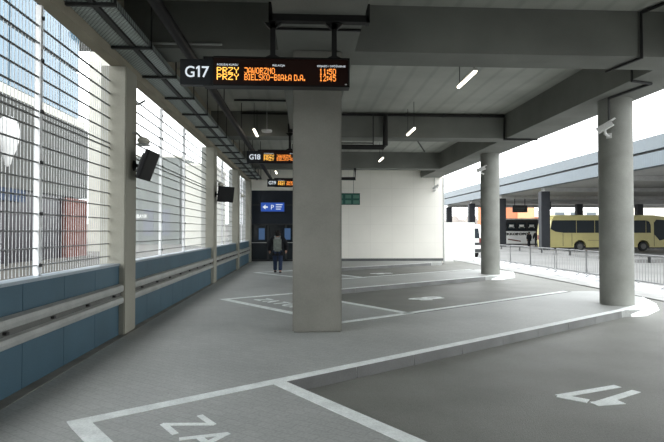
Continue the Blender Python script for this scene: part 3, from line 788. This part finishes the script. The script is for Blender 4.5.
# ------------------------------------------------------------------ yellow coach (faces +X, its side towards us)
bx, by = 21.35, 44.0
bus = empty('yellow_coach', (bx, by, ZR), 'yellow coach with dark side windows parked behind the barriers under the canopy', 'coach')
Lb, Hb, Wb = 11.2, 3.12, 2.45
prof = [(.05, .35), (0, .9), (.02, 1.9), (.15, 2.75), (.4, Hb-.06), (.8, Hb), (Lb-1.5, Hb), (Lb-.8, Hb-.08), (Lb-.45, Hb-.5), (Lb-.05, 1.45), (Lb, .9), (Lb-.05, .35)]
arch = lambda cx, r=.56: [(cx+r*math.cos(a), .42+r*math.sin(a)) for a in [PI*i/10 for i in range(11)]]
low = [(Lb-.05, .35)] + [(9.0, .35)] + arch(8.45)[0:] + [(7.9, .35)] + [(3.25, .35)] + arch(2.7) + [(2.15, .35), (.05, .35)]
b = MB(); body = prof[:-1] + low[:-1]
b.extr(body, 'y', 0, Wb); b.build('body', 'yellow', bus, False)
b = MB(); b.box(.6, Lb-1.6, .1, Wb-.1, Hb-.02, Hb+.06); b.build('roof', 'yellow2', bus)
def wpoly(pts, name='window', m='wglass', yy=-.015, par=None):
    b = MB(); b.extr(pts, 'y', yy, .02); return b.build(name, m, par or bus)
wpoly([(.06, 1.95), (.2, 2.62), (.3, 2.72), (2.35, 2.72), (2.35, 1.62), (1.25, 1.62), (.5, 1.72)])
for (a, c) in ((2.40, 4.0), (4.05, 5.6), (5.65, 7.25), (7.30, 8.65)): wpoly([(a, 1.62), (c, 1.62), (c, 2.72), (a, 2.72)])
wpoly([(8.7, 1.62), (9.12, 1.62), (9.10, 2.3), (8.98, 2.6), (8.7, 2.72)])
wpoly([(9.9, .95), (Lb-.12, 1.15), (Lb-.45, 2.3), (Lb-.75, 2.75), (9.6, 2.78), (9.42, 2.5), (9.42, 1.5)], 'windscreen_side')
wpoly([(9.40, .42), (9.43, .42), (9.43, 2.6), (9.40, 2.6)], 'door_joint', 'cblack')
b = MB(); b.extr([(Lb-.46, Hb-.52), (Lb-.06, 1.47), (Lb+.0, 1.47), (Lb-.40, Hb-.5)], 'y', .12, Wb-.12); b.build('windscreen', 'wglass', bus)
b = MB(); b.box(1.15, 1.19, -.008, .01, .45, 1.6); b.box(1.95, 1.99, -.008, .01, .45, 1.6); b.box(5.6, 5.63, -.008, .01, .45, 1.6); b.box(3.4, 7.2, -.008, .01, .95, .975); b.build('panel_joint', 'dark', bus)
b = MB(); b.box(.3, Lb-.2, .1, Wb-.1, .22, .5); b.build('underside', 'cblack', bus)
for cx in (2.7, 8.45):
    for yy in (.16, Wb-.16): wheel(bus, cx, yy, .43, .43)
b = MB(); b.tube([(Lb-.5, -.02, 2.7), (Lb-.2, -.25, 2.65), (Lb-.1, -.28, 2.4)], .03, 6); b.box(Lb-.2, Lb-.02, -.42, -.2, 2.0, 2.42); b.build('mirror', 'cblack', bus)
b = MB(); b.box(-.03, .03, .1, .3, 1.0, 1.4); b.box(-.03, .03, Wb-.3, Wb-.1, 1.0, 1.4); b.build('tail_light', 'red', bus)

# black and white coach farther off
cx0, cy0 = 20.9, 57.5
cc = empty('white_coach', (cx0, cy0, ZR), 'black and white coach seen between the canopy pillars', 'coach')
b = MB(); b.extr([(0, .35), (0, 1.75), (9.6, 1.75), (9.6, .35)] , 'y', 0, 2.5); b.build('lower_body', 'cwhite', cc)
b = MB(); b.extr([(.02, 1.75), (.15, 2.9), (.4, 3.05), (9.0, 3.05), (9.4, 2.8), (9.58, 1.75)], 'y', .02, 2.48); b.build('upper_body', 'cblack', cc)
b = MB(); b.box(.3, 9.0, .1, 2.4, 3.05, 3.22); b.build('roof', 'galv', cc)
for i in range(5):
    b = MB(); x = .9+i*1.17; b.box(x, x+.95, -.012, .03, 1.85, 2.75); w = b.build('window', 'wglass', cc)
    b = MB(); b.box(x+.2, x+.72, -.03, -.01, 2.1, 2.5); b.box(x+.12, x+.8, -.03, -.01, 2.1, 2.25); b.build('seat_cover', 'cwhite', w)
text_mesh('lettering', 'EKKOROPOL', .36, 'cblack', cc, (1.75, -.02, 1.32), (PI/2, 0, 0), sx=3.0, bold=.02)
b = MB(); b.bar((2.1, -.01, .85), (3.6, -.01, .62), .02, .12); b.build('stripe', 'brick', cc)
b = MB(); b.box(.2, 9.4, .1, 2.4, .2, .4); b.build('underside', 'cblack', cc)
for x in (1.6, 7.4): wheel(cc, x, .15, .45, .45)

# white van beside the hoarding
vn = empty('white_van', (11.65, 33.5, ZR), 'white van partly hidden between hoarding and farther round pillar', 'van', None, PI/2)
b = MB(); b.extr([(0, .35), (0, 1.25), (.12, 2.0), (.3, 2.2), (3.0, 2.2), (3.5, 1.9), (4.0, 1.35), (4.85, 1.1), (4.95, .35)], 'y', 0, 1.9); b.build('body', 'cwhite', vn)
b = MB(); b.hexa([(-.012, .15, 1.3), (-.012, 1.75, 1.3), (.0, 1.75, 1.3), (.0, .15, 1.3), (.095, .2, 1.95), (.095, 1.7, 1.95), (.13, 1.7, 1.95), (.13, .2, 1.95)]); b.build('rear_window', 'wglass', vn)
b = MB(); b.box(-.02, .01, .05, 1.85, .85, 1.02); b.build('trim_strip', 'dark', vn)
b = MB(); b.box(-.08, .02, .02, 1.88, .38, .6); b.build('bumper', 'dark', vn)
for yy in (.06, 1.72):
    b = MB(); b.box(-.02, .03, yy, yy+.12, 1.02, 1.3); b.build('tail_light', 'red', vn)
for (a, c) in ((.5, 1.5), (1.6, 2.5)):
    b = MB(); b.box(a, c, -.015, .02, 1.35, 1.95); b.build('window', 'wglass', vn)
for x in (.9, 3.9):
    for yy in (.12, 1.78): wheel(vn, x, yy, .34, .34, .2)

# two people waiting far off
person((24.1, 54.4, ZR), 'shorter dark-clothed person standing left of the other before the white coach', .4, False, .03, 'jacket', 'jacket', .96, .02)
person((24.85, 54.2, ZR), 'taller dark-clothed person standing beside the big canopy pillar', -.3, False, .05, 'jacket', 'jacket', 1.04, .25)

# ------------------------------------------------------------------ canopy across the road
o = (26, 40, 5)
cp = empty('station_canopy', o, 'long flat canopy with pale blue fascia across the road', 'canopy')
b = MB(o); b.box(19.5, 19.9, 7.3, 73, 6.22, 6.98); b.build('upper_fascia', 'fascia2', cp)
b = MB(o); b.box(19.7, 20.0, 7.3, 73, 6.05, 6.22); b.build('shadow_gap', 'dark', cp)
b = MB(o); b.box(19.42, 19.9, 7.3, 73, 5.35, 6.05); b.build('lower_fascia', 'fascia', cp)
b = MB(o); b.box(19.38, 19.95, 7.3, 73, 5.27, 5.35); b.build('drip_edge', 'fascia', cp)
b = MB(o); b.box(19.9, 54, 7.3, 73, 5.27, 5.6); b.build('soffit', 'under', cp)
for yy in (32.9, 42.2, 51.6, 61.1, 70.9):
    b = MB(o); b.box(19.9, 54, yy-.3, yy+.3, 4.95, 5.27); b.build('cross_beam', 'under', cp)
b = MB(); b.box(18.6, 21.0, 28, 74, ZR, .06); struct(b.build('pavement_island', 'road'))
cl = ['broad dark canopy pillar between the white coach and yellow coach', 'dark canopy pillar just right of the farther round pillar',
      'dark canopy pillar above the right end of the white hoarding', 'dark canopy pillar above the left end of the white hoarding', 'dark canopy pillar behind the yellow coach roof, left of the nearer round pillar', 'dark canopy pillar behind the yellow coach, right of the nearer round pillar']
for (x, y), t in zip(((20.0, 42.2), (20.0, 51.6), (20.0, 61.1), (20.0, 70.8), (33.5, 61.5), (41.1, 61.5)), cl):
    zf = .06 if x < 21 else ZR
    b = MB((x, y, zf)); b.box(x-.37, x+.37, y-.3, y+.3, zf, 4.95)
    tag(b.build('canopy_pillar', 'cpil', bevel=.02), t, 'pillar', 'dark pillars under the canopy', 'thing')
def hboard(x, y, w, h, zc, lab):
    r = empty('hanging_board', (x, y, zc), lab, 'board', 'dark boards hung under the canopy')
    b = MB(); b.box(-w/2, w/2, -.08, .08, -h/2, h/2); b.build('housing', 'black', r)
    b = MB(); b.box(-w/2+.12, w/2-.4, -.1, -.08, -h/2+.15, -h/2+.3); b.box(-w/2+.12, w/2-.3, -.1, -.08, h/2-.38, h/2-.22); b.build('text_bar', 'dark', r)
    for q in (-1, 1):
        b = MB(); b.bar((q*w*.35, 0, h/2), (q*w*.35, 0, 5.27-zc), .06, .06); b.build('rod', 'black', r)
hboard(23.06, 54.3, 1.6, .74, 4.02, 'dark board hung under the canopy before the orange building')
hboard(22.6, 47.5, 1.12, .76, 4.05, 'dark board hung under the canopy beside the big dark pillar')

# far buildings
o = (43, 92, ZR)
ob = empty('orange_building', o, 'orange building with a white band far behind the coaches', 'building')
b = MB(o); b.box(34, 41.5, 92, 100, ZR, 7.2); b.build('wall', 'orange', ob)
b = MB(o); b.box(38.6, 41.6, 91.6, 92.05, 2.5, 7.0); b.build('bay_wall', 'peach', ob)
b = MB(o); b.box(41.5, 61, 93, 100, ZR, 5.4); b.build('wing', 'orange', ob)
b = MB(o); b.box(41.5, 61, 92.8, 93.02, 4.2, 5.4); b.build('white_band', 'offwhite', ob)
b = MB(o); b.box(34, 38.6, 91.8, 92.02, 2.9, 3.5); b.build('white_band', 'offwhite', ob)
for x in (43, 46, 49, 52): 
    b = MB(o); b.box(x, x+1.8, 92.75, 92.82, 4.4, 5.1); b.build('sign_letter_panel', 'fascia2', ob)
o = (66, 95, ZR)
wb = empty('pale_building', o, 'pale building seen over the front of the yellow coach', 'building')
b = MB(o); b.box(61.5, 80, 95, 104, ZR, 6.6); b.build('wall', 'offwhite', wb)
b = MB(o); b.box(62.5, 66.5, 94.7, 95, 6.6, 7.3); b.build('roof_sign', 'peach', wb)
for x in (63, 67, 71):
    b = MB(o); b.box(x, x+2.4, 94.95, 95.02, 1.5, 3.0); b.build('window', 'wglass', wb)
random.seed(11)
b = MB()
for i in range(46):
    x = 12+i*1.5+random.random(); y = 128+random.random()*14; hgt = 4.2+random.random()*2.6
    b.ball((x, y, hgt*.5-1), 1.3+random.random()*1.1, 1.5, hgt*.5+1, 8)
tl = b.build('treeline', 'treeline', smooth=True); tag(tl, 'hazy grey brown line of bare trees far off', 'trees', None, 'stuff')
b = MB(); b.box(-90, 110, 140, 150, -1, 3.5); struct(b.build('hill', 'treeline'))

# ------------------------------------------------------------------ left: buildings seen through the mesh
o = (-17, 28, ZR)
gb = empty('glass_building', o, 'dark grey building with blue glass upper floors seen through the near mesh', 'building')
b = MB(o); b.box(-24, -16, 2, 38.9, 4.0, 9.0); b.build('grey_facade', 'facade', gb)
b = MB(o); b.box(-24, -16.2, 2, 38.7, 9.0, 9.6); b.build('white_band', 'bwhite', gb)
for i in range(12):
    y = 2.8+i*2.93
    for k in range(3):
        b = MB(o); b.box(-23, -16.3, y+.06, y+2.87, 9.7+k*3.4, 12.95+k*3.4); b.build('window', 'gblue', gb)
b = MB(o); b.box(-23.5, -16.5, 2, 37.9, 9.6, 20.0); b.build('glass_frame', 'bwhite', gb)
b = MB(o); b.box(-24, -15.8, 37.5, 40.5, 15.5, 16.6); b.build('soffit', 'facade', gb)
b = MB(o); b.box(-23.5, -16.05, 2, 30.5, 3.3, 4.05); b.build('blue_fascia', 'bluefascia', gb)
b = MB(o); b.box(-23.5, -16.3, 2, 35.6, ZR, 4.0); b.build('shop_front', 'shop', gb)
b = MB(o); b.box(-23.5, -16.02, 35.6, 38.9, ZR, 3.9); b.build('red_panel', 'brick', gb)
for y in (8, 14, 20, 26): 
    b = MB(o); b.box(-16.32, -16.1, y, y+.25, ZR, 3.3); b.build('mullion', 'frame', gb)
# balloon-shaped white lamp on the facade
o = (-15.2, 28.0, 5.6)
wl = empty('street_lamp', (-15.0, 26.8, ZR), 'white balloon-shaped lamp in front of the dark grey facade behind the mesh', 'lamp')
b = MB((-15.0, 26.8, ZR)); b.lathe([(r_, z_+.55) for r_, z_ in ((.05, 4.35), (.16, 4.5), (.2, 4.75), (.38, 5.2), (.5, 5.7), (.52, 6.2), (.44, 6.6), (.25, 6.85), (.03, 6.93))], (-15.0, 26.8, 0), 24); b.build('globe', 'white', wl, True)
b = MB((-15.0, 26.8, ZR)); b.lathe([(.06, ZR), (.04, 1), (.03, 4.95)], (-15.0, 26.8, 0), 12); b.build('post', 'dark', wl, True)
# white building
o = (-18, 46, ZR)
wh = empty('white_building', o, 'tall plain white building behind the mesh, left of the first square pillar', 'building')
b = MB(o); b.box(-18.9, -16.1, 46, 48.2, ZR, 18.5); b.build('wall', 'bwhite', wh)
b = MB(o); b.box(-19.0, -16.0, 45.9, 48.3, 18.5, 18.9); b.build('roof', 'offwhite', wh)
# grey green hall behind second bay
o = (-17.5, 70, ZR)
gh = empty('grey_hall', o, 'pale grey green hall behind the mesh past the first square pillar', 'building')
b = MB(o); b.box(-27, -16.8, 70, 84, ZR, 11.5); b.build('wall', 'gfacade', gh)
b = MB(o); b.box(-16.6, -15.4, 70.4, 84, ZR, 11.2); b.build('stair_tower', 'gfacade', gh)
b = MB(o); b.box(-27.2, -16.6, 69.8, 84, 11.5, 11.8); b.build('roof', 'offwhite', gh)
for x in (-21.5, -19.3):
    b = MB(o); b.box(x, x+1.3, 69.95, 70.02, 1.0, 4.6); b.build('window', 'hallglass', gh)
o = (-12.5, 62, ZR)
pb2 = empty('pale_block', o, 'small white block seen through the mesh before the second square pillar', 'building')
b = MB(o); b.box(-14.2, -11.0, 62, 72, ZR, 9.4); b.build('wall', 'bwhite', pb2)
b = MB(o); b.box(-14.3, -10.9, 61.9, 72.1, 9.4, 9.7); b.build('roof', 'offwhite', pb2)
# shop sign lettering, mounted on the hall wall
so = (-22, 69.8, 3.6)
sg = empty('wall_sign', so, 'pale lettered sign low on the grey green hall, beside the first square pillar', 'sign')
b = MB(so); b.box(-23.2, -20.8, 69.9, 69.98, 3.2, 4.0); b.build('sign_board', 'gfacade', sg)
text_mesh('lettering', 'EXIBANK', .7, 'white', sg, (-1.05, .06, -.22), (PI/2, 0, 0), sx=2.1, bold=.01)

# ------------------------------------------------------------------ world, camera, render look
w = bpy.data.worlds.new('World'); SC.world = w; w.use_nodes = True
N = w.node_tree.nodes; L = w.node_tree.links; bg = N['Background']
tc = N.new('ShaderNodeTexCoord'); sx = N.new('ShaderNodeSeparateXYZ'); L.new(tc.outputs['Generated'], sx.inputs[0])
cr = N.new('ShaderNodeValToRGB'); cr.color_ramp.elements[0].position = 0.0; cr.color_ramp.elements[0].color = (.85, .88, .9, 1)
cr.color_ramp.elements[1].position = .6; cr.color_ramp.elements[1].color = (.95, .98, 1.0, 1)
L.new(sx.outputs['Z'], cr.inputs[0]); L.new(cr.outputs[0], bg.inputs['Color'])
mr = N.new('ShaderNodeMapRange'); mr.inputs['From Min'].default_value = -1; mr.inputs['From Max'].default_value = 1
mr.inputs['To Min'].default_value = 6.6; mr.inputs['To Max'].default_value = 3.0
L.new(sx.outputs['X'], mr.inputs['Value']); L.new(mr.outputs[0], bg.inputs['Strength'])
bg.inputs['Strength'].default_value = 4.3

cam = bpy.data.cameras.new('Camera'); co = bpy.data.objects.new('Camera', cam); COL.objects.link(co)
cam.sensor_width = 36; cam.lens = 516/664*36; cam.clip_start = .05; cam.clip_end = 600
co.location = (0, 0, 1.65)
co.rotation_euler = (PI/2+math.atan(10/516), 0, -math.atan(27/516))
SC.camera = co
SC.view_settings.view_transform = 'Standard'; SC.view_settings.look = 'None'; SC.view_settings.gamma = 1
SC.view_settings.use_curve_mapping = False; SC.view_settings.exposure = 0
try:
    SC.cycles.max_bounces = 10; SC.cycles.diffuse_bounces = 6; SC.cycles.use_denoising = True
    SC.cycles.sample_clamp_indirect = 6
except Exception: pass
